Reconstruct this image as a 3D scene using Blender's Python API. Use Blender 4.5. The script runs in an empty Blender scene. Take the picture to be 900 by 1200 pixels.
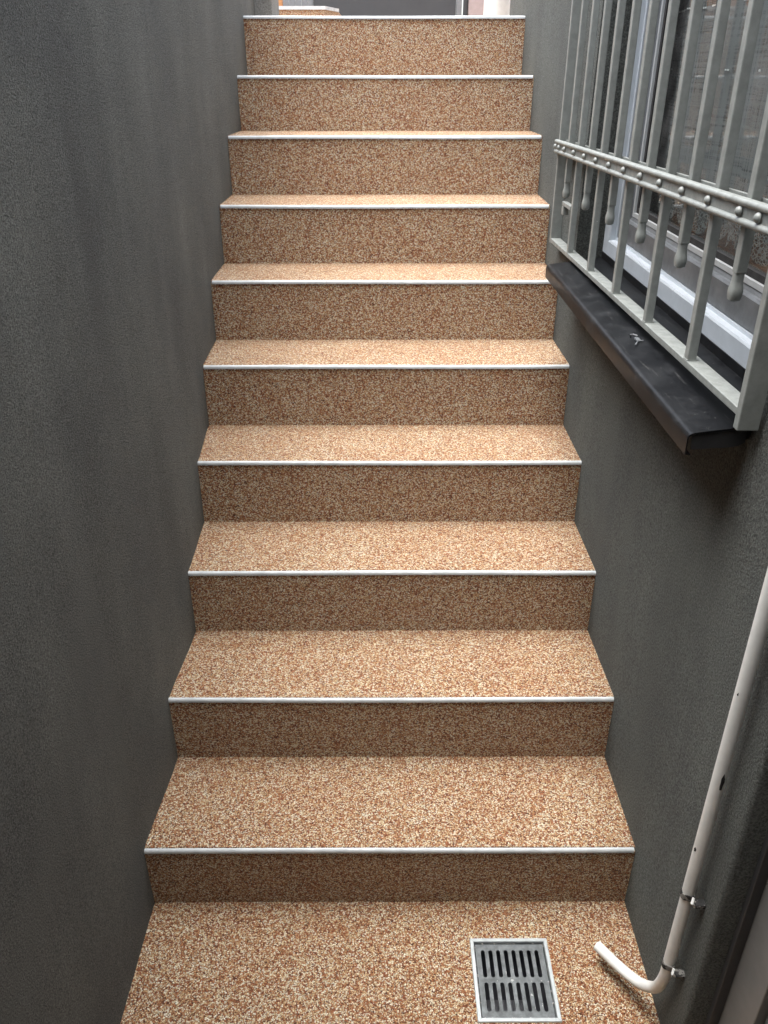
import bpy, bmesh, math, random
from mathutils import Matrix, Vector
random.seed(7)
S = bpy.context.scene
COL = S.collection
R_ = math.radians

# ------------------------------------------------------------------ camera
cam = bpy.data.cameras.new('camera'); camo = bpy.data.objects.new('camera', cam); COL.objects.link(camo)
cam.sensor_fit = 'VERTICAL'; cam.sensor_height = 36.0; cam.lens = 36.0 * 955.1 / 1200.0
cam.clip_start = 0.02; cam.clip_end = 500
rt = Vector((1.0, -0.0031, 0.0)).normalized()
fw = Vector((0.0027, 0.8781, -0.4785)).normalized()
up = rt.cross(fw).normalized(); rt = fw.cross(up).normalized()
M4 = Matrix((( rt.x, up.x, -fw.x, -0.0153), (rt.y, up.y, -fw.y, -1.1438), (rt.z, up.z, -fw.z, 1.5828), (0, 0, 0, 1)))
camo.matrix_world = M4
S.camera = camo

# ------------------------------------------------------------------ sky, sun, exposure
SUN_EL, SUN_AZ = 80.0, 262.0           # azimuth from +y towards +x
w = bpy.data.worlds.new('World'); S.world = w; w.use_nodes = True
nt = w.node_tree; nt.nodes.clear()
sky = nt.nodes.new('ShaderNodeTexSky'); sky.sky_type = 'NISHITA'; sky.sun_disc = False
sky.sun_elevation = R_(SUN_EL); sky.sun_rotation = R_(SUN_AZ)
sky.air_density = 1.0; sky.dust_density = 4.0; sky.ozone_density = 1.0
hs = nt.nodes.new('ShaderNodeHueSaturation'); hs.inputs['Saturation'].default_value = 0.40
bg = nt.nodes.new('ShaderNodeBackground'); bg.inputs[1].default_value = 0.15
wo = nt.nodes.new('ShaderNodeOutputWorld')
nt.links.new(sky.outputs[0], hs.inputs['Color']); nt.links.new(hs.outputs[0], bg.inputs[0]); nt.links.new(bg.outputs[0], wo.inputs[0])
sl = bpy.data.lights.new('sun', 'SUN'); sl.energy = 1.5; sl.angle = R_(60); sl.color = (1.0, 0.985, 0.96)
so = bpy.data.objects.new('sun', sl); COL.objects.link(so)
sd = Vector((math.sin(R_(SUN_AZ)) * math.cos(R_(SUN_EL)), math.cos(R_(SUN_AZ)) * math.cos(R_(SUN_EL)), math.sin(R_(SUN_EL))))
so.rotation_euler = sd.to_track_quat('Z', 'Y').to_euler(); so.location = (0, 3, 8)
S.view_settings.view_transform = 'Standard'; S.view_settings.look = 'None'
S.view_settings.exposure = 2.24; S.view_settings.gamma = 1.0
S.render.engine = 'CYCLES'
S.cycles.max_bounces = 10; S.cycles.diffuse_bounces = 6; S.cycles.transparent_max_bounces = 12
S.render.resolution_x = 768; S.render.resolution_y = 1024

# ------------------------------------------------------------------ material helpers
def mat(name):
    m = bpy.data.materials.new(name); m.use_nodes = True
    n = m.node_tree; b = n.nodes['Principled BSDF']
    return m, n, b
def node(n, t, **kw):
    x = n.nodes.new(t)
    for k, v in kw.items():
        if k.startswith('i_'): x.inputs[k[2:].replace('_', ' ')].default_value = v
        else: setattr(x, k, v)
    return x
def ramp(n, fac, stops, interp='LINEAR'):
    r = n.nodes.new('ShaderNodeValToRGB'); r.color_ramp.interpolation = interp
    e = r.color_ramp.elements
    while len(e) < len(stops): e.new(0.5)
    for el, (p, c) in zip(e, stops):
        el.position = p; el.color = (*c, 1) if len(c) == 3 else c
    n.links.new(fac, r.inputs[0]); return r.outputs[0]
def g(v): return (v, v, v)
def mixc(n, typ, fac, a, b):
    x = n.nodes.new('ShaderNodeMix'); x.data_type = 'RGBA'; x.blend_type = typ
    for idx, val in ((0, fac), (6, a), (7, b)):
        if hasattr(val, 'is_linked') or hasattr(val, 'links'): n.links.new(val, x.inputs[idx])
        else: x.inputs[idx].default_value = val if idx == 0 else (*val, 1)
    return x.outputs[2]
def coords(n, scale=(1, 1, 1)):
    tc = n.nodes.new('ShaderNodeTexCoord'); mp = n.nodes.new('ShaderNodeMapping'); mp.inputs['Scale'].default_value = scale
    n.links.new(tc.outputs['Object'], mp.inputs[0]); return mp.outputs[0]
def noise(n, co, scale, detail=4, rough=0.55):
    x = n.nodes.new('ShaderNodeTexNoise'); x.inputs['Scale'].default_value = scale; x.inputs['Detail'].default_value = detail
    x.inputs['Roughness'].default_value = rough; n.links.new(co, x.inputs['Vector']); return x.outputs['Fac']
def bump(n, b, h, strength, dist, prev=None):
    x = n.nodes.new('ShaderNodeBump'); x.inputs['Strength'].default_value = strength; x.inputs['Distance'].default_value = dist
    n.links.new(h, x.inputs['Height'])
    if prev is not None: n.links.new(prev, x.inputs['Normal'])
    n.links.new(x.outputs[0], b.inputs['Normal']); return x.outputs[0]

def stone_carpet():
    m, n, b = mat('stone_carpet')
    co = coords(n)
    v = node(n, 'ShaderNodeTexVoronoi', feature='F1'); v.inputs['Scale'].default_value = 400; v.inputs['Randomness'].default_value = 1
    v2 = node(n, 'ShaderNodeTexVoronoi', feature='DISTANCE_TO_EDGE'); v2.inputs['Scale'].default_value = 400
    n.links.new(co, v.inputs['Vector']); n.links.new(co, v2.inputs['Vector'])
    sep = n.nodes.new('ShaderNodeSeparateColor'); n.links.new(v.outputs['Color'], sep.inputs[0])
    c = ramp(n, sep.outputs[0], [(0.0, (0.10, 0.035, 0.016)), (0.14, (0.31, 0.092, 0.036)), (0.32, (0.47, 0.190, 0.080)),
                                 (0.52, (0.60, 0.345, 0.170)), (0.68, (0.77, 0.590, 0.350)), (0.82, (0.89, 0.80, 0.60)), (1.0, (0.95, 0.93, 0.83))])
    big = noise(n, co, 5.0, 3)
    tint = ramp(n, big, [(0.30, (0.95, 0.90, 0.86)), (0.70, (1.0, 1.0, 0.98))])
    c = mixc(n, 'MULTIPLY', 1.0, c, tint)
    gap = ramp(n, v2.outputs['Distance'], [(0.0, g(0.08)), (0.14, g(1.0))])
    c = mixc(n, 'MULTIPLY', 0.85, c, gap)
    n.links.new(c, b.inputs['Base Color'])
    b.inputs['Roughness'].default_value = 0.5
    b.inputs['Specular IOR Level'].default_value = 0.4
    hgt = ramp(n, v2.outputs['Distance'], [(0.0, g(0.0)), (0.25, g(0.8)), (0.5, g(1.0))])
    mth = node(n, 'ShaderNodeMath', operation='MULTIPLY_ADD'); mth.inputs[1].default_value = 0.5
    n.links.new(sep.outputs[1], mth.inputs[0]); n.links.new(hgt, mth.inputs[2])
    bump(n, b, mth.outputs[0], 0.9, 0.0022)
    return m

def plaster(name, base, grain=1.0, warm=0.0):
    m, n, b = mat(name)
    co = coords(n); st = coords(n, (1.0, 5.0, 0.9)); st2 = coords(n, (1.0, 14.0, 1.3))
    s1 = noise(n, st, 1.5, 4, 0.5); s2 = noise(n, st2, 1.2, 5, 0.6); s3 = noise(n, co, 3.0, 4, 0.6)
    f1 = ramp(n, s1, [(0.3, g(0.91)), (0.72, g(1.09))]); f2 = ramp(n, s2, [(0.30, g(0.94)), (0.72, g(1.07))])
    f3 = ramp(n, s3, [(0.3, (0.82, 0.82, 0.83)), (0.7, (1.18, 1.18, 1.14))])
    c = mixc(n, 'MULTIPLY', 1.0, base, f1); c = mixc(n, 'MULTIPLY', 1.0, c, f2); c = mixc(n, 'MULTIPLY', 1.0, c, f3)
    fine = noise(n, co, 380 / grain, 3, 0.75)
    c = mixc(n, 'MULTIPLY', 1.0, c, ramp(n, fine, [(0.36, g(0.48)), (0.64, g(1.52))]))
    n.links.new(c, b.inputs['Base Color'])
    b.inputs['Roughness'].default_value = 0.86; b.inputs['Specular IOR Level'].default_value = 0.3
    gr = noise(n, co, 250 / grain, 3, 0.7); lg = noise(n, co, 14, 3, 0.5)
    p = bump(n, b, lg, 0.10, 0.010)
    p = bump(n, b, gr, 0.9 * grain, 0.0055, p)
    bump(n, b, fine, 0.8 * grain, 0.004, p)
    return m

def painted(name, base, rough=0.4, chips=None, dirt=0.0, spec=0.5, metal=0.0, dscale=30, bmp=0.15):
    m, n, b = mat(name)
    co = coords(n)
    d = noise(n, co, dscale, 5, 0.65)
    c = mixc(n, 'MULTIPLY', 1.0, base, ramp(n, d, [(0.3, g(1.0 - dirt)), (0.7, g(1.0 + dirt * 0.4))]))
    if chips:
        k = noise(n, co, chips[1], 3, 0.6)
        f = ramp(n, k, [(chips[2], g(0)), (chips[2] + 0.02, g(1))])
        c = mixc(n, 'MIX', f, c, chips[0])
    n.links.new(c, b.inputs['Base Color'])
    rr = ramp(n, d, [(0.3, g(min(1, rough + 0.15))), (0.7, g(max(0.05, rough - 0.08)))])
    n.links.new(rr, b.inputs['Roughness'])
    b.inputs['Specular IOR Level'].default_value = spec; b.inputs['Metallic'].default_value = metal
    bump(n, b, noise(n, co, dscale * 6, 3), bmp, 0.001)
    return m

def sill_mat():
    m, n, b = mat('black_metal')
    co = coords(n, (1, 1, 1)); co2 = coords(n, (40, 3, 3))
    a = noise(n, co, 16, 6, 0.7); s = noise(n, co2, 3, 5, 0.7); a2 = noise(n, co, 60, 5, 0.75)
    base = mixc(n, 'MIX', ramp(n, a, [(0.45, g(0)), (0.75, g(0.45))]), (0.006, 0.0065, 0.0075), (0.035, 0.037, 0.039))
    base = mixc(n, 'MIX', ramp(n, s, [(0.6, g(0)), (0.78, g(0.30))]), base, (0.20, 0.20, 0.195))
    base = mixc(n, 'MIX', ramp(n, a2, [(0.66, g(0)), (0.72, g(0.30))]), base, (0.38, 0.38, 0.36))
    n.links.new(base, b.inputs['Base Color'])
    n.links.new(ramp(n, a, [(0.35, g(0.30)), (0.7, g(0.42))]), b.inputs['Roughness'])
    b.inputs['Specular IOR Level'].default_value = 0.10
    bump(n, b, a2, 0.04, 0.001)
    return m

def glass_mat():
    m = bpy.data.materials.new('window_glass'); m.use_nodes = True; n = m.node_tree; n.nodes.clear()
    out = n.nodes.new('ShaderNodeOutputMaterial')
    tr = n.nodes.new('ShaderNodeBsdfTransparent'); tr.inputs[0].default_value = (0.88, 0.9, 0.9, 1)
    gl = n.nodes.new('ShaderNodeBsdfGlossy'); gl.inputs['Roughness'].default_value = 0.03
    fr = n.nodes.new('ShaderNodeFresnel'); fr.inputs[0].default_value = 1.24
    mx = n.nodes.new('ShaderNodeMixShader'); ge = n.nodes.new('ShaderNodeNewGeometry'); om = node(n, 'ShaderNodeMath', operation='SUBTRACT'); om.inputs[0].default_value = 1.0; n.links.new(ge.outputs['Backfacing'], om.inputs[1])
    ml = node(n, 'ShaderNodeMath', operation='MULTIPLY'); n.links.new(fr.outputs[0], ml.inputs[0]); n.links.new(om.outputs[0], ml.inputs[1]); n.links.new(ml.outputs[0], mx.inputs[0]); n.links.new(tr.outputs[0], mx.inputs[1]); n.links.new(gl.outputs[0], mx.inputs[2])
    df = n.nodes.new('ShaderNodeBsdfDiffuse'); df.inputs[0].default_value = (0.30, 0.30, 0.30, 1)
    co = coords(n); k = noise(n, co, 9, 6, 0.7)
    f = ramp(n, k, [(0.45, g(0.02)), (0.8, g(0.16))])
    mx2 = n.nodes.new('ShaderNodeMixShader'); n.links.new(f, mx2.inputs[0]); n.links.new(mx.outputs[0], mx2.inputs[1]); n.links.new(df.outputs[0], mx2.inputs[2])
    n.links.new(mx2.outputs[0], out.inputs[0]); return m

def net_mat(name, color, lo, hi, sy, sz, lace=False):
    m = bpy.data.materials.new(name); m.use_nodes = True; n = m.node_tree; n.nodes.clear()
    out = n.nodes.new('ShaderNodeOutputMaterial')
    tr = n.nodes.new('ShaderNodeBsdfTransparent'); df = n.nodes.new('ShaderNodeBsdfDiffuse'); tl = n.nodes.new('ShaderNodeBsdfTranslucent')
    df.inputs[0].default_value = (*color, 1); tl.inputs[0].default_value = (*color, 1)
    ad = n.nodes.new('ShaderNodeMixShader'); ad.inputs[0].default_value = 0.25
    n.links.new(df.outputs[0], ad.inputs[1]); n.links.new(tl.outputs[0], ad.inputs[2])
    if lace:
        co = coords(n); v = node(n, 'ShaderNodeTexVoronoi', feature='DISTANCE_TO_EDGE'); v.inputs['Scale'].default_value = 150; n.links.new(co, v.inputs['Vector'])
        f = ramp(n, v.outputs['Distance'], [(0.10, g(hi)), (0.2, g(lo))])
    else:
        a = noise(n, coords(n, (1, sy, 3)), 1.0, 4, 0.7); c = noise(n, coords(n, (1, 3, sz)), 1.0, 4, 0.7)
        md = node(n, 'ShaderNodeMath', operation='ADD'); n.links.new(a, md.inputs[0]); n.links.new(c, md.inputs[1])
        f = ramp(n, md.outputs[0], [(0.8, g(lo)), (1.2, g(hi))])
    mx = n.nodes.new('ShaderNodeMixShader'); n.links.new(f, mx.inputs[0]); n.links.new(tr.outputs[0], mx.inputs[1]); n.links.new(ad.outputs[0], mx.inputs[2])
    n.links.new(mx.outputs[0], out.inputs[0]); return m

STONE = stone_carpet()
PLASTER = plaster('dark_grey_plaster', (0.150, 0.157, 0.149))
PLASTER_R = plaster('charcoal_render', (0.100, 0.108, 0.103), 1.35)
NOSING = painted('pale_grey_plastic', (0.49, 0.515, 0.525), 0.38, ((0.30, 0.29, 0.27), 70, 0.70), 0.25, dscale=26)
GRILLE = painted('grey_green_paint', (0.205, 0.219, 0.208), 0.42, ((0.50, 0.50, 0.47), 70, 0.74), 0.22, dscale=45, bmp=0.25)
WHITE = painted('white_plastic', (0.47, 0.515, 0.56), 0.33, None, 0.12, dscale=12)
SASH = painted('grey_plastic', (0.125, 0.134, 0.143), 0.38, None, 0.30, dscale=14)
SASHD = painted('dark_grey_plastic', (0.09, 0.092, 0.105), 0.4, None, 0.2, dscale=14)
BEAD = painted('light_grey_plastic', (0.38, 0.40, 0.41), 0.35, None, 0.1)
BLACK = painted('black_rubber', (0.012, 0.012, 0.013), 0.7, None, 0.2)
VOID = plaster('black_sealant', (0.022, 0.025, 0.025), 1.0)
SILL = sill_mat()
GLASS = glass_mat()
NET = net_mat('net_curtain', (0.27, 0.275, 0.27), 0.5, 0.97, 240, 200)
LACE = net_mat('lace', (0.24, 0.24, 0.23), 0.06, 0.85, 1, 1, True)
STITCH = painted('white_thread', (0.8, 0.8, 0.78), 0.8)
PIPE = painted('cream_pipe', (0.70, 0.71, 0.69), 0.36, ((0.05, 0.045, 0.04), 24, 0.735), 0.14, dscale=22)
CLAMP = painted('grey_clamp', (0.20, 0.195, 0.18), 0.85, ((0.02, 0.02, 0.02), 90, 0.50), 0.3)
STEEL = painted('galvanised_steel', (0.38, 0.41, 0.415), 0.42, None, 0.18, metal=0.35, dscale=60)
GRATE = painted('grey_cast_grate', (0.115, 0.128, 0.132), 0.5, ((0.32, 0.33, 0.32), 48, 0.67), 0.5, metal=0.2, dscale=55)
DOORG = painted('grey_door_paint', (0.16, 0.16, 0.157), 0.4, None, 0.10, dscale=6)
DOORD = painted('anthracite_paint', (0.038, 0.040, 0.043), 0.5, None, 0.12, dscale=5)
ROOM = painted('room_paint', (0.16, 0.15, 0.14), 0.9, None, 0.1)
BROWN = painted('brown_reflection', (0.15, 0.075, 0.05), 0.6, None, 0.3)
ORANGE = painted('orange_brick', (0.55, 0.27, 0.12), 0.85, None, 0.25, dscale=9)
CONC = painted('concrete', (0.34, 0.33, 0.31), 0.9, None, 0.2, dscale=9)
PIER = plaster('light_grey_render', (0.24, 0.25, 0.245))
MAUVE = painted('brown_grey_paint', (0.30, 0.24, 0.23), 0.6, None, 0.1)
PALEG = painted('pale_grey_paint', (0.16, 0.168, 0.175), 0.6, None, 0.1)

# ------------------------------------------------------------------ mesh helpers
def obj(name, bm, m, parent=None, smooth=False):
    me = bpy.data.meshes.new(name)
    bmesh.ops.recalc_face_normals(bm, faces=bm.faces)
    bm.to_mesh(me); bm.free(); me.materials.append(m)
    if smooth:
        for p in me.polygons: p.use_smooth = True
        try: me.set_sharp_from_angle(angle=R_(40))
        except Exception: pass
    o = bpy.data.objects.new(name, me); COL.objects.link(o)
    if parent: o.parent = parent
    return o
def tag(o, label, cat, group=None):
    o['label'] = label; o['category'] = cat
    if group: o['group'] = group
    return o
def struct(o): o['kind'] = 'structure'; return o
def thing(name, label, cat, loc=(0, 0, 0), group=None):
    o = bpy.data.objects.new(name, None); COL.objects.link(o); o.empty_display_size = 0.05
    return tag(o, label, cat, group)
def B(): return bmesh.new()
def box(bm, x0, x1, y0, y1, z0, z1, bev=0.0, seg=2):
    vs = [bm.verts.new(p) for p in ((x0,y0,z0),(x1,y0,z0),(x1,y1,z0),(x0,y1,z0),(x0,y0,z1),(x1,y0,z1),(x1,y1,z1),(x0,y1,z1))]
    fs = [bm.faces.new([vs[i] for i in f]) for f in ((3,2,1,0),(4,5,6,7),(0,1,5,4),(1,2,6,5),(2,3,7,6),(3,0,4,7))]
    if bev:
        es = list({e for f in fs for e in f.edges})
        bmesh.ops.bevel(bm, geom=es, offset=bev, segments=seg, affect='EDGES', profile=0.5)
    return bm
def bx(*a, **k): return box(B(), *a, **k)
def prism(bm, pts, axis, a, b):
    """closed polygon pts (2-D) extruded along axis from a to b"""
    def P(u, v, t): return {0: (t, u, v), 1: (u, t, v), 2: (u, v, t)}[axis]
    A = [bm.verts.new(P(u, v, a)) for u, v in pts]; C = [bm.verts.new(P(u, v, b)) for u, v in pts]
    n = len(pts)
    for i in range(n): bm.faces.new((A[i], A[(i+1) % n], C[(i+1) % n], C[i]))
    bm.faces.new(A[::-1]); bm.faces.new(C); return bm
def tube(bm, path, r, seg=20, hollow=0.0, cap=True):
    rings = []
    path = [Vector(p) for p in path]; n = len(path)
    t0 = (path[1] - path[0]).normalized(); ref = Vector((1, 0, 0)) if abs(t0.x) < 0.9 else Vector((0, 1, 0))
    u = t0.cross(ref).normalized()
    for i, p in enumerate(path):
        t = (path[min(i+1, n-1)] - path[max(i-1, 0)]).normalized()
        u = (u - t * u.dot(t)).normalized(); vv = t.cross(u)
        rad = r(i) if callable(r) else r
        rings.append([bm.verts.new(p + (u * math.cos(2*math.pi*k/seg) + vv * math.sin(2*math.pi*k/seg)) * rad) for k in range(seg)])
    for a, b in zip(rings, rings[1:]):
        for k in range(seg): bm.faces.new((a[k], a[(k+1) % seg], b[(k+1) % seg], b[k]))
    if cap: bm.faces.new(rings[0][::-1])
    last = rings[-1]
    if hollow:
        t = (path[-1] - path[-2]).normalized()
        ins = [bm.verts.new(path[-1] + (v.co - path[-1]) * hollow) for v in last]
        deep = [bm.verts.new(path[-1] - t * 0.02 + (v.co - path[-1]) * hollow) for v in last]
        for k in range(seg):
            j = (k+1) % seg
            bm.faces.new((last[k], last[j], ins[j], ins[k])); bm.faces.new((ins[k], ins[j], deep[j], deep[k]))
        bm.faces.new(deep)
    elif cap: bm.faces.new(last)
    return bm
def lerp_tab(xs, ys, x):
    if x <= xs[0]: return ys[0]
    for a, b, p, q in zip(xs, xs[1:], ys, ys[1:]):
        if x <= b:
            t = (x - a) / (b - a); t = t * t * (3 - 2 * t); return p + (q - p) * t
    return ys[-1]

# ------------------------------------------------------------------ stair dimensions
RISE = [0.1655, 0.176, 0.1746, 0.1757, 0.1747, 0.1739, 0.1729, 0.1769, 0.1689, 0.1845]
YS = [0.0, 0.2588, 0.512, 0.7608, 1.0082, 1.2514, 1.4943, 1.7365, 1.9832, 2.2306]
XL = [-0.5084, -0.4962, -0.4847, -0.4904, -0.5041, -0.5081, -0.5089, -0.5086, -0.5035, -0.5046]
XR = [0.5075, 0.5065, 0.5032, 0.5018, 0.5013, 0.4979, 0.4994, 0.5018, 0.5006, 0.4973]
ZS = [0.0]
for h in RISE: ZS.append(ZS[-1] + h)
ZTOP = ZS[-1]
def xl(y): return lerp_tab(YS, XL, y)
def xr(y): return lerp_tab(YS, XR, y)
LEFT_H, RIGHT_H, BACK_H, BACK_Y = 2.15, 2.62, 2.62, -1.75
Y_END = 2.55

# ------------------------------------------------------------------ setting: ground, landing
GX0, GX1, GY0, GY1 = 0.1665, 0.322, -0.253, -0.088          # drain opening
bm = B()
xs = [-0.56, GX0, GX1, 0.62]; ys = [BACK_Y - 0.1, GY0, GY1, 0.02]
for i in range(3):
    for j in range(3):
        if i == 1 and j == 1: continue
        box(bm, xs[i], xs[i+1], ys[j], ys[j+1], -0.03, 0.0)
bmesh.ops.remove_doubles(bm, verts=bm.verts, dist=1e-5)
struct(obj('ground', bm, STONE))
struct(obj('landing', bx(-2.5, 2.5, YS[-1] + 0.012, 12.0, ZTOP - 0.06, ZTOP - 0.002), STONE))

# ------------------------------------------------------------------ left wall
def wall_grid(bm, fx, ys, zs, skip=None):
    V = {}
    def vv(i, j):
        if (i, j) not in V: V[(i, j)] = bm.verts.new((fx(ys[i], zs[j]), ys[i], zs[j]))
        return V[(i, j)]
    for i in range(len(ys) - 1):
        for j in range(len(zs) - 1):
            if skip and skip((ys[i] + ys[i+1]) / 2, (zs[j] + zs[j+1]) / 2): continue
            bm.faces.new((vv(i, j), vv(i+1, j), vv(i+1, j+1), vv(i, j+1)))
def span(a, b, step):
    n = max(1, round((b - a) / step)); return [a + (b - a) * i / n for i in range(n + 1)]
def wob(y, z, s): return 0.0025 * math.sin(2.3 * y + 1.7 * z + s) + 0.002 * math.sin(5.1 * y - 3.3 * z + 2 * s)
bm = B()
ys = span(BACK_Y - 0.1, Y_END, 0.06); zs = span(-0.03, LEFT_H, 0.08)
fL = lambda y, z: xl(y) + wob(y, z, 0.3) * 0.7
wall_grid(bm, fL, ys, zs)
# end, top and back of the wall
pts = [(fL(ys[-1], z), ys[-1], z) for z in zs]
for a, b in zip(pts, pts[1:]): bm.faces.new([bm.verts.new(p) for p in (a, (-0.75, a[1], a[2]), (-0.75, b[1], b[2]), b)])
pts = [(fL(y, zs[-1]), y, zs[-1]) for y in ys]
for a, b in zip(pts, pts[1:]): bm.faces.new([bm.verts.new(p) for p in (a, b, (-0.75, b[1], b[2]), (-0.75, a[1], a[2]))])
bm.faces.new([bm.verts.new(p) for p in ((-0.75, ys[0], zs[0]), (-0.75, ys[0], zs[-1]), (-0.75, ys[-1], zs[-1]), (-0.75, ys[-1], zs[0]))])
bmesh.ops.remove_doubles(bm, verts=bm.verts, dist=1e-5)
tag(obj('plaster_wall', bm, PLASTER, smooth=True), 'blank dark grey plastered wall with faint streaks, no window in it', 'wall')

# ------------------------------------------------------------------ right wall of the house, with window and door openings
WY0, WY1, WZ0, WZ1 = -0.082, 1.085, 1.125, 2.45
DY1, DZ1 = -0.328, 2.15
def fR(y, z):
    k = min(1.0, max(0.0, (y - DY1 - 0.01) / 0.2))
    if y < DY1 - 0.02: k = min(1.0, (DY1 - y) / 0.2)
    x = (xr(y) if y > 0 else xr(0)) + wob(y, z, 1.9) * 0.6 * k
    if z < DZ1 + 1e-4 and DY1 - 1e-4 <= y < DY1 + 0.009:      # rounded arris at the door reveal
        d = 0.009 - (y - DY1); x += 0.009 - math.sqrt(max(0.0, 0.009 ** 2 - d * d))
    return x
ys = sorted(set(span(BACK_Y - 0.1, DY1, 0.08) + [DY1 + q for q in (0.0005, 0.002, 0.0045)] + span(DY1 + 0.009, WY0, 0.06) + span(WY0, WY1, 0.06) + span(WY1, Y_END, 0.06)))
zs = sorted(set(span(-0.03, WZ0, 0.08) + span(WZ0, DZ1, 0.08) + span(DZ1, WZ1, 0.08) + span(WZ1, RIGHT_H, 0.1)))
def skip(y, z): return (WY0 < y < WY1 and WZ0 < z < WZ1) or (y < DY1 and z < DZ1)
bm = B(); wall_grid(bm, fR, ys, zs, skip)
XB = 0.76
def strip_y(y, za, zb):       # reveal at constant y
    q = [z for z in zs if za - 1e-6 <= z <= zb + 1e-6]
    for a, b in zip(q, q[1:]): bm.faces.new([bm.verts.new(p) for p in ((fR(y, a), y, a), (XB, y, a), (XB, y, b), (fR(y, b), y, b))])
def strip_z(z, ya, yb):
    q = [y for y in ys if ya - 1e-6 <= y <= yb + 1e-6]
    for a, b in zip(q, q[1:]): bm.faces.new([bm.verts.new(p) for p in ((fR(a, z), a, z), (XB, a, z), (XB, b, z), (fR(b, z), b, z))])
strip_y(DY1, -0.03, DZ1); strip_z(DZ1, ys[0], DY1)
strip_y(WY0, WZ0, WZ1); strip_y(WY1, WZ0, WZ1); strip_z(WZ0, WY0, WY1); strip_z(WZ1, WY0, WY1)
strip_y(ys[-1], -0.03, RIGHT_H); strip_z(RIGHT_H, ys[0], ys[-1])
bmesh.ops.remove_doubles(bm, verts=bm.verts, dist=1e-5)
# rounded arris where the wall turns into the door reveal
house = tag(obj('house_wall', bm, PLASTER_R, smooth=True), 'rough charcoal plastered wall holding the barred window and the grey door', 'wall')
# dim room behind the window
bm = B()
rx0, rx1, ry0, ry1, rz0, rz1 = XB, 3.2, -0.25, 2.45, 0.4, 2.8
V = [bm.verts.new(p) for p in ((rx0,ry0,rz0),(rx1,ry0,rz0),(rx1,ry1,rz0),(rx0,ry1,rz0),(rx0,ry0,rz1),(rx1,ry0,rz1),(rx1,ry1,rz1),(rx0,ry1,rz1))]
for f in ((0,1,2,3),(4,7,6,5),(0,4,5,1),(1,5,6,2),(2,6,7,3)): bm.faces.new([V[i] for i in f])
me_o = obj('room_lining', bm, ROOM, house)

# unseen wall added behind the viewer to shape the light in the well
tag(obj('added_rear_wall', bx(-0.75, 0.9, BACK_Y - 0.25, BACK_Y, -0.03, BACK_H), PLASTER_R), 'unseen dark wall added behind the viewer to shape the light', 'wall')

tag(obj('shading_slab', bx(-0.95, 1.1, BACK_Y - 0.25, -0.74, RIGHT_H + 0.002, RIGHT_H + 0.17, bev=0.01), CONC), 'unseen concrete slab added over the foot of the stairs to shade it', 'light_blocker')  # unseen slab added overhead to keep sky light off the lower steps
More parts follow.
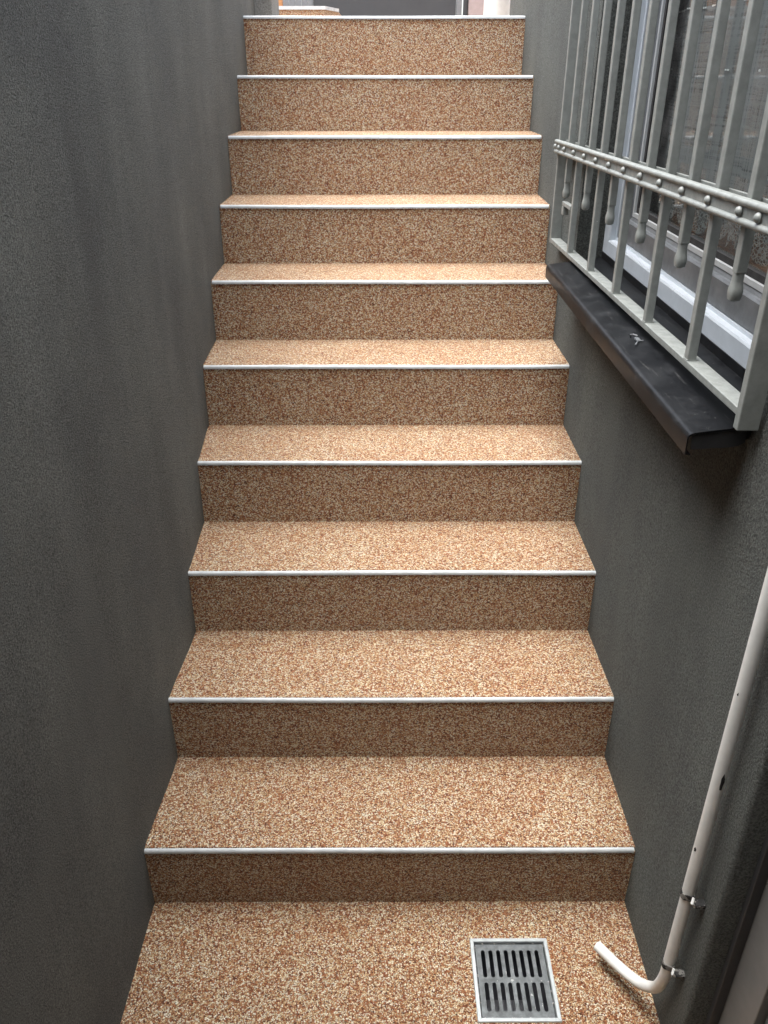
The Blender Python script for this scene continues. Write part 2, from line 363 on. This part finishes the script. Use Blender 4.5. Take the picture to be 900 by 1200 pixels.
# ------------------------------------------------------------------ staircase
_b = B(); bmesh.ops.create_icosphere(_b, subdivisions=1, radius=1.0); _b.verts.index_update()
ICO_V = [v.co.copy() for v in _b.verts]; ICO_F = [[v.index for v in f.verts] for f in _b.faces]; _b.free()
stair = thing('staircase', 'straight flight of ten brown marble chip steps between dark walls', 'staircase')
for i in range(10):
    y0 = YS[i]; y1 = YS[i+1] if i < 9 else YS[i] + 0.02
    zt = ZS[i+1]; zb = ZS[i]
    a, b_ = XL[i], XR[i]
    x0 = min(xl(y0), xl(y1)) - 0.02; x1 = max(xr(y0), xr(y1)) + 0.02
    st = obj('step', bx(x0, x1, y0 + 0.007, y1 + 0.010, zt - 0.02, zt), STONE, stair)
    obj('riser', bx(x0, x1, y0, y0 + 0.012, zb - 0.004, zt - 0.0075), STONE, st)
    # rounded trim: quarter bead, slightly proud of the riser
    r = 0.0064; pts = []
    for k in range(7):
        t = math.pi / 2 * k / 6
        pts.append((y0 - 0.0025 + r - r * math.sin(t), zt - r + 0.0012 + r * math.cos(t)))
    pts += [(y0 - 0.0025, zt - 0.0084), (y0 + 0.0035, zt - 0.0084), (y0 + 0.0075, zt - 0.004)]
    xa, xb = xl(y0) + 0.0015, xr(y0) - 0.002
    bm = B(); N = 24; ph = random.random() * 6
    rows = []
    for q in range(N + 1):
        x = xa + (xb - xa) * q / N; dz = 0.0006 * math.sin(x * 7 + ph); dy = 0.0005 * math.sin(x * 5 + ph * 2)
        rows.append([bm.verts.new((x, yy + dy, zz + dz)) for yy, zz in pts])
    for A, C in zip(rows, rows[1:]):
        for k in range(len(pts)): bm.faces.new((A[k], A[(k+1) % len(pts)], C[(k+1) % len(pts)], C[k]))
    bm.faces.new(rows[0]); bm.faces.new(rows[-1][::-1])
    obj('nosing_strip', bm, NOSING, st, smooth=True)
    bm = B()
    def chip_at(x, y, z):
        q = random.uniform(0.0011, 0.0022)
        mtx = Matrix.Translation((x, y, z)) @ Matrix.Rotation(random.random() * 6.3, 4, Vector((random.random(), random.random(), random.random() + .1)).normalized()) @ Matrix.Diagonal((1.0, random.uniform(.6, 1), random.uniform(.5, .9), 1))
        mtx = mtx @ Matrix.Scale(q, 4)
        b0 = len(CV); CV.extend(tuple(mtx @ v) for v in ICO_V); CF.extend(tuple(b0 + k for k in f) for f in ICO_F)
    CV, CF = [], []
    for k in range(int((y1 - y0) / 0.0024)):
        y = random.uniform(y0 + 0.006, y1)
        chip_at(xl(y) + random.uniform(-0.001, 0.0016), y, zt + random.uniform(-0.0008, 0.0006)); chip_at(xr(y) - random.uniform(-0.001, 0.0016), y, zt + random.uniform(-0.0008, 0.0006))
    for k in range(60):
        z = random.uniform(zb, zt - 0.01)
        chip_at(xl(y0) + random.uniform(-0.001, 0.0016), y0 + random.uniform(-.0006, .0008), z); chip_at(xr(y0) - random.uniform(-0.001, 0.0016), y0 + random.uniform(-.0006, .0008), z)
    for k in range(260):
        chip_at(random.uniform(xl(y0), xr(y0)), y0 + random.uniform(-.0012, .0008), zb + random.uniform(-.0006, .001))
        if i < 9: chip_at(random.uniform(xl(y0), xr(y0)), y0 + 0.0068 + random.uniform(-.0012, .0014), zt - 0.0002)
    ec = obj('edge_chips', bm, STONE, st); ec.data.from_pydata(CV, [], CF); ec['kind'] = 'stuff'

# ------------------------------------------------------------------ floor drain
dr = thing('floor_drain', 'square slotted metal floor drain in the stone chip floor', 'drain')
def side_member(name, prof, c, parent, m):
    """four mitred members of a rectangular ring; prof = [(inset, w)], c maps (u,v,w)->xyz over rect (u0,u1,v0,v1)"""
    fn, (u0, u1, v0, v1) = c
    gp = 0.0003
    def corner(ins): return [(u0+ins, v0+ins), (u1-ins, v0+ins), (u1-ins, v1-ins), (u0+ins, v1-ins)]
    out = []
    for s in range(4):
        bm = B(); A = []; C = []
        for ins, wv in prof:
            k = corner(ins); p, q = Vector(k[s]), Vector(k[(s+1) % 4]); d = (q - p).normalized() * gp
            p = p + d; q = q - d
            A.append(bm.verts.new(fn(p.x, p.y, wv))); C.append(bm.verts.new(fn(q.x, q.y, wv)))
        n = len(prof)
        for i in range(n): bm.faces.new((A[i], A[(i+1) % n], C[(i+1) % n], C[i]))
        bm.faces.new(A[::-1]); bm.faces.new(C)
        out.append(obj(name, bm, m, parent))
    return out
flat = lambda u, v, w: (u, v, w)
side_member('frame_member', [(-0.002, -0.03), (-0.002, 0.001), (-0.001, 0.003), (0.005, 0.003), (0.0062, 0.0015), (0.0062, -0.03)], (flat, (GX0, GX1, GY0, GY1)), dr, STEEL)
# slotted plate
px0, px1, py0, py1 = GX0 + 0.0085, GX1 - 0.0085, GY0 + 0.0085, GY1 - 0.0085
bm = B(); edges = []
def loop(pts):
    v = [bm.verts.new((x, y, -0.0035)) for x, y in pts]
    for i in range(len(v)): edges.append(bm.edges.new((v[i], v[(i+1) % len(v)])))
loop([(px0, py0), (px1, py0), (px1, py1), (px0, py1)])
pw, ph_ = px1 - px0, py1 - py0
sw = 0.0041
for row in range(2):
    ya = py0 + (0.012 if row == 0 else ph_ / 2 + 0.005); yb = py0 + (ph_ / 2 - 0.005 if row == 0 else ph_ - 0.012)
    for c in range(8):
        cx = px0 + 0.0145 + (pw - 0.029) * c / 7
        pts = []
        for k in range(7): t = math.pi * k / 6; pts.append((cx + sw * math.cos(t), yb - sw + sw * math.sin(t)))
        for k in range(7): t = math.pi + math.pi * k / 6; pts.append((cx + sw * math.cos(t), ya + sw + sw * math.sin(t)))
        loop(pts)
bmesh.ops.triangle_fill(bm, use_beauty=True, use_dissolve=False, edges=edges, normal=(0, 0, 1))
ext = bmesh.ops.extrude_face_region(bm, geom=list(bm.faces))
for v in ext['geom']:
    if isinstance(v, bmesh.types.BMVert): v.co.z -= 0.005
obj('grate', bm, GRATE, dr)
bm = B()
V = [bm.verts.new(p) for p in ((GX0+.001,GY0+.001,-.028),(GX1-.001,GY0+.001,-.028),(GX1-.001,GY1-.001,-.028),(GX0+.001,GY1-.001,-.028),(GX0+.03,GY0+.03,-.16),(GX1-.03,GY0+.03,-.16),(GX1-.03,GY1-.03,-.16),(GX0+.03,GY1-.03,-.16))]
for f in ((0,1,5,4),(1,2,6,5),(2,3,7,6),(3,0,4,7),(4,5,6,7)): bm.faces.new([V[i] for i in f])
obj('drain_cup', bm, SASHD, dr)
# crumbs of mortar left along the rim
bm = B()
for k in range(46):
    s = random.randrange(4); t = random.random(); e = 0.0075
    x, y = ((GX0+e, GY0+t*(GY1-GY0)), (GX1-e, GY0+t*(GY1-GY0)), (GX0+t*(GX1-GX0), GY0+e), (GX0+t*(GX1-GX0), GY1-e))[s]
    sz = random.uniform(0.0008, 0.0022)
    bmesh.ops.create_icosphere(bm, subdivisions=1, radius=sz, matrix=Matrix.Translation((x, y, -0.0025)) @ Matrix.Scale(0.6, 4, (0, 0, 1)))
o = obj('mortar_crumbs', bm, CONC, dr); o['kind'] = 'stuff'

# ------------------------------------------------------------------ window
def wmap(u, v, w): return (w, u, v)
FY0, FY1, FZ0, FZ1 = -0.072, 1.040, 1.1515, 2.42
win = thing('window', 'white framed window with grey sash and net curtain behind grey bars', 'window')
side_member('frame_member', [(0, 0.62), (0, 0.5605), (0.0015, 0.559), (0.046, 0.559), (0.050, 0.5615), (0.050, 0.575), (0.056, 0.576), (0.056, 0.62)], (wmap, (FY0, FY1, FZ0, FZ1)), win, WHITE)
SI = 0.0565
sash = obj('sash', B(), SASH, win)
bm = B(); fnv = []
prof = [(SI, 0.625), (SI, 0.580), (SI + 0.002, 0.578), (SI + 0.048, 0.578), (SI + 0.052, 0.582), (SI + 0.052, 0.588), (SI + 0.060, 0.592), (SI + 0.060, 0.625)]
rings = []
for ins, wv in prof:
    rings.append([bm.verts.new(wmap(u, v, wv)) for u, v in ((FY0+ins, FZ0+ins), (FY1-ins, FZ0+ins), (FY1-ins, FZ1-ins), (FY0+ins, FZ1-ins))])
for i in range(len(rings)):
    A, C = rings[i], rings[(i+1) % len(rings)]
    for k in range(4): bm.faces.new((A[k], A[(k+1) % 4], C[(k+1) % 4], C[k]))
bmesh.ops.recalc_face_normals(bm, faces=bm.faces); bm.to_mesh(sash.data); bm.free()
def ring_obj(name, i0, i1, w0, w1, m, parent):
    bm = B(); rr = []
    for ins, wv in ((i0, w1), (i0, w0), (i1, w0), (i1, w1)):
        rr.append([bm.verts.new(wmap(u, v, wv)) for u, v in ((FY0+ins, FZ0+ins), (FY1-ins, FZ0+ins), (FY1-ins, FZ1-ins), (FY0+ins, FZ1-ins))])
    for i in range(4):
        A, C = rr[i], rr[(i+1) % 4]
        for k in range(4): bm.faces.new((A[k], A[(k+1) % 4], C[(k+1) % 4], C[k]))
    return obj(name, bm, m, parent)
ring_obj('glazing_bead', SI + 0.0605, SI + 0.070, 0.590, 0.612, BEAD, sash)
ring_obj('gasket', SI + 0.0705, SI + 0.082, 0.5955, 0.612, BLACK, sash)
obj('pane', bx(0.6005, 0.6045, FY0 + SI + 0.0705, FY1 - SI - 0.0705, FZ0 + SI + 0.0705, FZ1 - SI - 0.0705), GLASS, win)
# black sealant filling the joint round the frame
bm = B(); rr = []
for ins, wv in ((-0.046, 0.575), (-0.0008, 0.572), (-0.0008, 0.62), (-0.046, 0.62)):
    rr.append([bm.verts.new(wmap(u, v, wv)) for u, v in ((max(FY0+ins, WY0 + .001), FZ0 - (0.024 if ins < -0.01 else 0.001)), (min(FY1-ins, WY1 - .001), FZ0 - (0.024 if ins < -0.01 else 0.001)), (min(FY1-ins, WY1 - .001), min(FZ1-ins, WZ1 - .001)), (max(FY0+ins, WY0 + .001), min(FZ1-ins, WZ1 - .001)))])
for i in range(4):
    A, C = rr[i], rr[(i+1) % 4]
    for k in range(4): bm.faces.new((A[k], A[(k+1) % 4], C[(k+1) % 4], C[k]))
obj('joint_seal', bm, VOID, win)
# drain slots in the bottom frame member
for yy in (0.06, 0.86): obj('drain_slot', bx(0.5572, 0.5605, yy, yy + 0.022, 1.1585, 1.1635, bev=0.0008), BLACK, win)
# pressed metal sill
def sill_profile():
    top = [(0.5562, 1.166), (0.5562, 1.1500), (0.500, 1.1432)]
    c = (0.4235, 1.1240)
    arc = [(c[0] - 0.0085 * math.sin(t), c[1] + 0.0085 * math.cos(t)) for t in [math.pi / 2 * k / 5 for k in range(6)]]
    arc[0] = (arc[0][0] + 0.001, arc[0][1] + 0.0006)
    return top + arc + [(0.4152, 1.1000), (0.4230, 1.0985)]
pl = sill_profile(); th = 0.0022
inner = []
for i, p in enumerate(pl):
    a = Vector(pl[max(i-1, 0)]); b_ = Vector(pl[min(i+1, len(pl)-1)]); d = (b_ - a).normalized(); nrm = Vector((-d.y, d.x))
    inner.append((p[0] + nrm.x * th, p[1] + nrm.y * th))
bm = B(); A = []; C = []
for p in pl + inner[::-1]:
    A.append(bm.verts.new((p[0], -0.088, p[1]))); C.append(bm.verts.new((p[0], 1.032, p[1])))
n = len(A)
for i in range(n): bm.faces.new((A[i], A[(i+1) % n], C[(i+1) % n], C[i]))
h = len(pl)
for i in range(h - 1):
    bm.faces.new((A[i], A[i+1], A[n-2-i], A[n-1-i])); bm.faces.new((C[i], C[n-1-i], C[n-2-i], C[i+1]))
sill = obj('sill', bm, SILL, win, smooth=True)
bm = B(); cp = [(0.4235, 1.1070), (0.4215, 1.1275), (0.4265, 1.1292), (0.500, 1.1400), (0.498, 1.1180), (0.490, 1.1120), (0.470, 1.1090)]
prism(bm, cp, 1, -0.0862, -0.0845); obj('hollow_shade', bm, BLACK, sill)  # black plate stands in for the shade inside the hollow sill end
# mortar bedding lumps under the near end
bm = B()
for k in range(14):
    bmesh.ops.create_icosphere(bm, subdivisions=2, radius=random.uniform(0.003, 0.008), matrix=Matrix.Translation((0.490 + random.uniform(-.006, .014), -0.075 + random.uniform(-.006, .03), 1.128 + random.uniform(-.008, .006))) @ Matrix.Scale(0.7, 4, (0, 0, 1)))
o = obj('mortar_bedding', bm, VOID, win); o['kind'] = 'stuff'

# ------------------------------------------------------------------ curtain behind the pane
cur = thing('net_curtain', 'grey net curtain with scalloped lace hem hanging behind the window pane', 'curtain')
def cx_(y, z): return 0.655 + 0.010 * math.sin(y * 26) + 0.005 * math.sin(y * 61 + 1) * (1.0 - 0.2 * z)
bm = B(); cy = span(0.0, 1.04, 0.008); cz = [1.332, 1.5, 1.7, 1.9, 2.1, 2.36]
wall_grid(bm, cx_, cy, cz)
net = obj('net_panel', bm, NET, cur, smooth=True)
bm = B(); prev = None
for y in span(0.0, 1.04, 0.004):
    zz = 1.300 - 0.026 * abs(math.sin(y * math.pi / 0.075)) ** 0.7 - 0.004 * math.sin(y * 9)
    col_ = [bm.verts.new((cx_(y, 1.3) - 0.002, y, z)) for z in (zz, (zz + 1.334) / 2, 1.334)]
    if prev:
        for k in range(2): bm.faces.new((prev[k], col_[k], col_[k+1], prev[k+1]))
    prev = col_
obj('lace_hem', bm, LACE, cur, smooth=True)
for zl in (1.578, 1.692):
    bm = B(); y = 0.02
    while y < 1.03:
        L = random.uniform(0.012, 0.035)
        if random.random() < 0.75:
            q = span(y, y + L, 0.006)
            for a, b_ in zip(q, q[1:]): box(bm, cx_((a+b_)/2, zl) - 0.0035, cx_((a+b_)/2, zl) - 0.0018, a, b_ - 0.0012, zl + 0.001 * math.sin(a * 50), zl + 0.0028 + 0.001 * math.sin(a * 50))
        y += L + random.uniform(0.004, 0.04)
    o = obj('stitched_hem', bm, STITCH, cur); o['kind'] = 'stuff'
# brown box added in place of the stairs' reflection in the glass
refl_box = thing('reflection_box', 'added brown box standing in for the stairs reflected low in the window', 'reflection_box')
obj('box_body', bx(0.80, 1.25, 0.25, 1.15, 0.40, 1.19, bev=0.003), BROWN, refl_box)
obj('box_top', bx(0.78, 1.27, 0.23, 1.17, 1.1905, 1.215, bev=0.003), BROWN, refl_box)

# ------------------------------------------------------------------ window grille
gr = thing('window_grille', 'grey painted metal security grille with riveted cross rail over the window', 'grille')
SH = 0.016
def zo(y): return -SH * (y - 0.6)
def bar_bm(x0, x1, y, half, z0, z1, bev=0.0015): return bx(x0, x1, y - half, y + half, z0 + zo(y), z1 + zo(y), bev=bev)
GTOP = 2.52
BY = [1.172 - 0.1172 * k for k in range(11)]
XF = 0.470
obj('post', bx(XF, 0.500, 1.284, 1.298, 1.140, GTOP, bev=0.0015), GRILLE, gr)
obj('post', bx(XF - 0.001, 0.499, -0.116, -0.101, 1.1475, GTOP, bev=0.0015), GRILLE, gr)
def sheared(bm):
    for v in bm.verts: v.co.z += zo(v.co.y)
    return bm
obj('bottom_rail', sheared(bx(XF, 0.498, -0.1008, 1.2838, 1.154, 1.165, bev=0.0012)), GRILLE, gr)
obj('top_rail', sheared(bx(XF, 0.498, -0.1008, 1.2838, 2.500, 2.511, bev=0.0012)), GRILLE, gr)
for k, y in enumerate(BY):
    short = (k % 2 == 0)
    if not short:
        bm = bar_bm(XF + 0.001, XF + 0.0155, y, 0.0085, 1.1648, 2.4995)
        b_ = obj('bar', bm, GRILLE, gr)
        obj('weld', sheared(bx(XF + 0.0002, XF + 0.018, y - 0.009, y + 0.009, 1.1646, 1.1672, bev=0.001)), GRILLE, b_)
    else:
        zb = 1.325
        b_ = obj('bar', bar_bm(XF + 0.001, XF + 0.0155, y, 0.0085, zb, 2.4995), GRILLE, gr)
        # forged drop-shaped end
        c = B(); zz = zo(y); rings = []
        for wy, wx, z in ((0.0080, 0.0070, 1.332), (0.0080, 0.0070, 1.320), (0.0081, 0.0071, 1.314), (0.0087, 0.0078, 1.309), (0.0100, 0.0088, 1.304), (0.0106, 0.0092, 1.299), (0.0102, 0.0088, 1.294), (0.0086, 0.0080, 1.2885), (0.0045, 0.0045, 1.286)):
            ring = []
            for q in range(16):
                t = 2 * math.pi * q / 16; ct, s_t = math.cos(t), math.sin(t); e = 0.62
                ring.append(c.verts.new((XF + 0.008 + wx * math.copysign(abs(ct) ** e, ct), y + wy * math.copysign(abs(s_t) ** e, s_t), z + zz)))
            rings.append(ring)
        for A, C in zip(rings, rings[1:]):
            for q in range(16): c.faces.new((A[q], A[(q+1) % 16], C[(q+1) % 16], C[q]))
        c.faces.new(rings[0]); c.faces.new(rings[-1][::-1])
        obj('drop_finial', c, GRILLE, b_, smooth=True)
# cross rail: flat bar with a bead along both edges, in front of and behind the bars
def rail_profile(xf, zt, zb, t, r):
    p = [(xf + t, zt), (xf + t, zb)]
    def bead(cz, s):
        return [(xf + t * 0.45 - r * math.cos(a), cz + s * r * math.sin(a)) for a in [(-math.pi / 2) + math.pi * k / 8 for k in range(9)]]
    lo = bead(zb + r, -1)[::-1]; hi = bead(zt - r, 1)
    return [(xf + t, zb)] + lo[0:] + [(xf + t * 0.45, zb + 2 * r + 0.0005), (xf + t * 0.45, zt - 2 * r - 0.0005)] + hi + [(xf + t, zt)]
def rail(xf, zt, zb, t, r, ya, yb):
    pts = rail_profile(xf, zt, zb, t, r)
    bm = B(); A = [bm.verts.new((x, ya, z + zo(ya))) for x, z in pts]; C = [bm.verts.new((x, yb, z + zo(yb))) for x, z in pts]
    n = len(pts)
    for i in range(n): bm.faces.new((A[i], A[(i+1) % n], C[(i+1) % n], C[i]))
    bm.faces.new(A[::-1]); bm.faces.new(C)
    return bm
rl = obj('cross_rail', rail(0.4605, 1.4225, 1.3885, 0.0088, 0.0050, -0.120, 1.302), GRILLE, gr, smooth=True)
obj('back_rail', sheared(bx(0.4862, 0.4915, -0.1005, 1.2835, 1.3885, 1.4225, bev=0.001)), GRILLE, gr)
rv_y = BY + [1.291, 1.243, -0.062, -0.109]
def rivet_bm():
    bm = B(); bmesh.ops.create_uvsphere(bm, u_segments=12, v_segments=8, radius=0.0068)
    bmesh.ops.delete(bm, geom=[v for v in bm.verts if v.co.x > 0.0012], context='VERTS'); return bm
rv0 = obj('rivet', rivet_bm(), GRILLE, rl, smooth=True)
for k, y in enumerate(rv_y):
    r = rv0 if k == 0 else rv0.copy()
    if k: COL.objects.link(r); r.parent = rl
    r.location = (0.4622, y, 1.4055 + zo(y)); 
# small latch plate near the far post
lp = obj('latch_plate', sheared(bx(XF - 0.001, XF + 0.012, 1.062, 1.168, 1.268, 1.279, bev=0.0015)), GRILLE, gr)
obj('latch_block', sheared(bx(XF - 0.001, XF + 0.014, 1.148, 1.170, 1.245, 1.2675, bev=0.002)), GRILLE, lp)
# bit of white cable clip under the bottom rail
cc = thing('cable_clip', 'small white plastic clip stuck on the black sill', 'clip')
obj('clip_body', bx(0.455, 0.463, 0.326, 0.342, 1.1378, 1.1430, bev=0.0015), SASH, cc)
obj('clip_nail', tube(B(), [(0.4455, 0.300, 1.1405), (0.455, 0.318, 1.1425), (0.466, 0.321, 1.143)], 0.0013, 8), SASH, cc)
obj('clip_hook', tube(B(), [(0.4505, 0.347, 1.140), (0.4475, 0.344, 1.147), (0.4495, 0.334, 1.1505), (0.4565, 0.330, 1.149)], 0.0013, 8), SASH, cc)

# ------------------------------------------------------------------ pipe on the wall
pp = thing('conduit_pipe', 'cream painted conduit pipe clamped to the wall, bent out over the floor', 'pipe')
PX, PY = 0.4870, -0.2690
ctrl = [(PX, PY, 0.20), (PX, PY + 0.002, 0.165), (0.487, -0.258, 0.125), (0.4845, -0.244, 0.092), (0.4700, -0.2165, 0.062), (0.4449, -0.1736, 0.045), (0.4145, -0.128, 0.040)]
path = [(PX, PY, z) for z in (2.9, 2.0, 1.4, 1.0, 0.6, 0.35, 0.26)]
P = [Vector(p) for p in [(PX, PY, 0.26)] + ctrl]; P.append(P[-1] * 2 - P[-2])
for i in range(1, len(P) - 2):
    for k in range(6):
        t = k / 6; p0, p1, p2, p3 = P[i-1], P[i], P[i+1], P[i+2]
        path.append(tuple(0.5 * ((2*p1) + (-p0 + p2) * t + (2*p0 - 5*p1 + 4*p2 - p3) * t*t + (-p0 + 3*p1 - 3*p2 + p3) * t**3)))
path.append(ctrl[-1])
obj('tube', tube(B(), path, 0.0103, 24, hollow=0.8), PIPE, pp, smooth=True)
def chip(z0, a0, hz, ha):
    bm = B(); c = bm.verts.new((PX + 0.0107 * math.cos(a0), PY + 0.0107 * math.sin(a0), z0)); rim = []
    for k in range(12):
        t = 2 * math.pi * k / 12; q = random.uniform(0.6, 1.15)
        a = a0 + ha * q * math.cos(t); rim.append(bm.verts.new((PX + 0.01055 * math.cos(a), PY + 0.01055 * math.sin(a), z0 + hz * q * math.sin(t))))
    for k in range(12): bm.faces.new((c, rim[k], rim[(k+1) % 12]))
    return bm
for z0, a0, hz, ha in ((0.655, R_(-88), 0.016, 0.32), (0.502, R_(-160), 0.006, 0.30), (0.515, R_(150), 0.004, 0.15), (0.82, R_(-150), 0.003, 0.12)):
    obj('paint_chip', chip(z0, a0, hz, ha), BLACK, pp)
for zc in (0.392, 0.205):
    bm = B()
    for k in range(15):
        pass
    ring_o, ring_i = [], []
    N = 20
    for k in range(N + 1):
        a = R_(-50) + R_(280) * k / N
        ring_o.append((math.cos(a), math.sin(a)))
    for k in range(N):
        c0, c1 = ring_o[k], ring_o[k+1]
        ri, ro = 0.0105, 0.0122
        vs = []
        for z in (zc - 0.006, zc + 0.006):
            for cc_, r in ((c0, ri), (c1, ri), (c1, ro), (c0, ro)): vs.append(bm.verts.new((PX + cc_[1] * r * -1, PY + cc_[0] * r, z + 0.0012 * math.sin(k))))
        for f in ((0,1,2,3),(7,6,5,4),(0,4,5,1),(1,5,6,2),(2,6,7,3),(3,7,4,0)): bm.faces.new([vs[i] for i in f])
    bmesh.ops.remove_doubles(bm, verts=bm.verts, dist=1e-6)
    cl = obj('clamp', bm, CLAMP, pp)
    bm = B(); box(bm, PX + 0.004, 0.5085, PY - 0.025, PY - 0.0122, zc - 0.006, zc + 0.003, bev=0.002)
    for v in bm.verts: v.co += Vector((0, random.uniform(-.0012, .0012), random.uniform(-.0012, .0012)))
    obj('clamp_lug', bm, CLAMP, cl)
    bm = B(); tube(bm, [(PX + 0.004, PY - 0.022, zc - 0.004), (PX - 0.004, PY - 0.026, zc + 0.010), (PX - 0.001, PY - 0.021, zc + 0.017)], 0.0022, 8)
    obj('clamp_tab', bm, PIPE, cl)
    obj('clamp_screw', tube(B(), [(0.507, PY + 0.019, zc + 0.002), (0.494, PY + 0.017, zc + 0.003), (0.490, PY + 0.0155, zc + 0.004)], 0.003, 8), CLAMP, cl)

# ------------------------------------------------------------------ door in the house wall
dr2 = thing('door', 'grey painted door with pale grey frame set into the charcoal wall', 'door')
obj('seal_strip', bx(0.543, 0.5598, DY1 - 0.012, DY1 - 0.0005, 0.001, DZ1 - 0.002, bev=0.001), DOORD, dr2)
obj('frame_jamb', bx(0.560, 0.63, DY1 - 0.088, DY1 - 0.0008, 0.0008, DZ1 - 0.002, bev=0.002), DOORG, dr2)
obj('frame_head', bx(0.560, 0.63, BACK_Y + 0.002, DY1 - 0.0882, DZ1 - 0.09, DZ1 - 0.002, bev=0.002), DOORG, dr2)
obj('leaf', bx(0.575, 0.62, BACK_Y + 0.002, DY1 - 0.0895, 0.006, DZ1 - 0.0915, bev=0.002), PALEG, dr2)

# ------------------------------------------------------------------ beyond the top of the stairs
zl = ZTOP - 0.002
pier = tag(obj('wall_pier', bx(-0.74, -0.437, Y_END + 0.002, Y_END + 0.26, zl, 2.15, bev=0.004), PIER), 'narrow grey masonry pier at the head of the stairs', 'pier')
us = thing('upper_step', 'short stone chip step with white edge beyond the stair head', 'step')
bm = B(); prism(bm, [(-1.6, 4.88), (-0.371, 4.88), (-0.30, 5.15), (-0.30, 6.2), (-1.6, 6.2)], 2, zl, 1.912)
obj('step_body', bm, STONE, us)
bm = B(); prism(bm, [(-1.6, 4.872), (-0.366, 4.872), (-0.292, 5.148), (-0.300, 5.152), (-0.372, 4.884), (-1.6, 4.884)], 2, 1.905, 1.924)
obj('edge_strip', bm, NOSING, us)
dp = thing('downpipe', 'fat white downpipe standing at the head of the stairs', 'pipe')
obj('tube', tube(B(), [(0.462, 2.80, zl), (0.462, 2.80, 2.4), (0.462, 2.80, 2.7)], 0.054, 24), PIPE, dp, smooth=True)
obj('socket', tube(B(), [(0.462, 2.80, 2.15), (0.462, 2.80, 2.22)], 0.0575, 24), PIPE, dp, smooth=True)
gt = thing('gate', 'plain anthracite metal gate beyond the head of the stairs', 'gate')
obj('gate_panel', bx(-0.545, 0.575, 6.40, 6.44, zl + 0.005, 2.75, bev=0.003), DOORD, gt)
obj('gate_frame', bx(0.58, 0.62, 6.38, 6.46, zl, 2.75, bev=0.003), PALEG, gt)
obj('gate_frame', bx(0.635, 0.665, 6.38, 6.46, zl, 2.75, bev=0.003), DOORD, gt)
tag(obj('timber_post', bx(0.67, 0.82, 6.30, 6.48, zl, 2.75, bev=0.004), MAUVE), 'brown grey post between the gate and the white downpipe', 'post')
fc = thing('corrugated_fence', 'pale grey ribbed metal fence beside the far gate', 'fence')
for k in range(5): obj('fence_board', bx(-0.79 + k * 0.049, -0.743 + k * 0.049, 6.42 + 0.006 * (k % 2), 6.44 + 0.006 * (k % 2), zl, 2.75, bev=0.004), PALEG, fc)
tag(obj('brick_house', bx(-3.4, -0.795, 6.5, 6.8, zl, 2.9, bev=0.01), ORANGE), 'sliver of orange facade beyond the upper step', 'house')
tag(obj('boundary_wall', bx(0.84, 3.4, 6.4, 6.7, zl, 2.8, bev=0.01), PLASTER), 'dark plastered wall far beyond the white downpipe', 'wall')
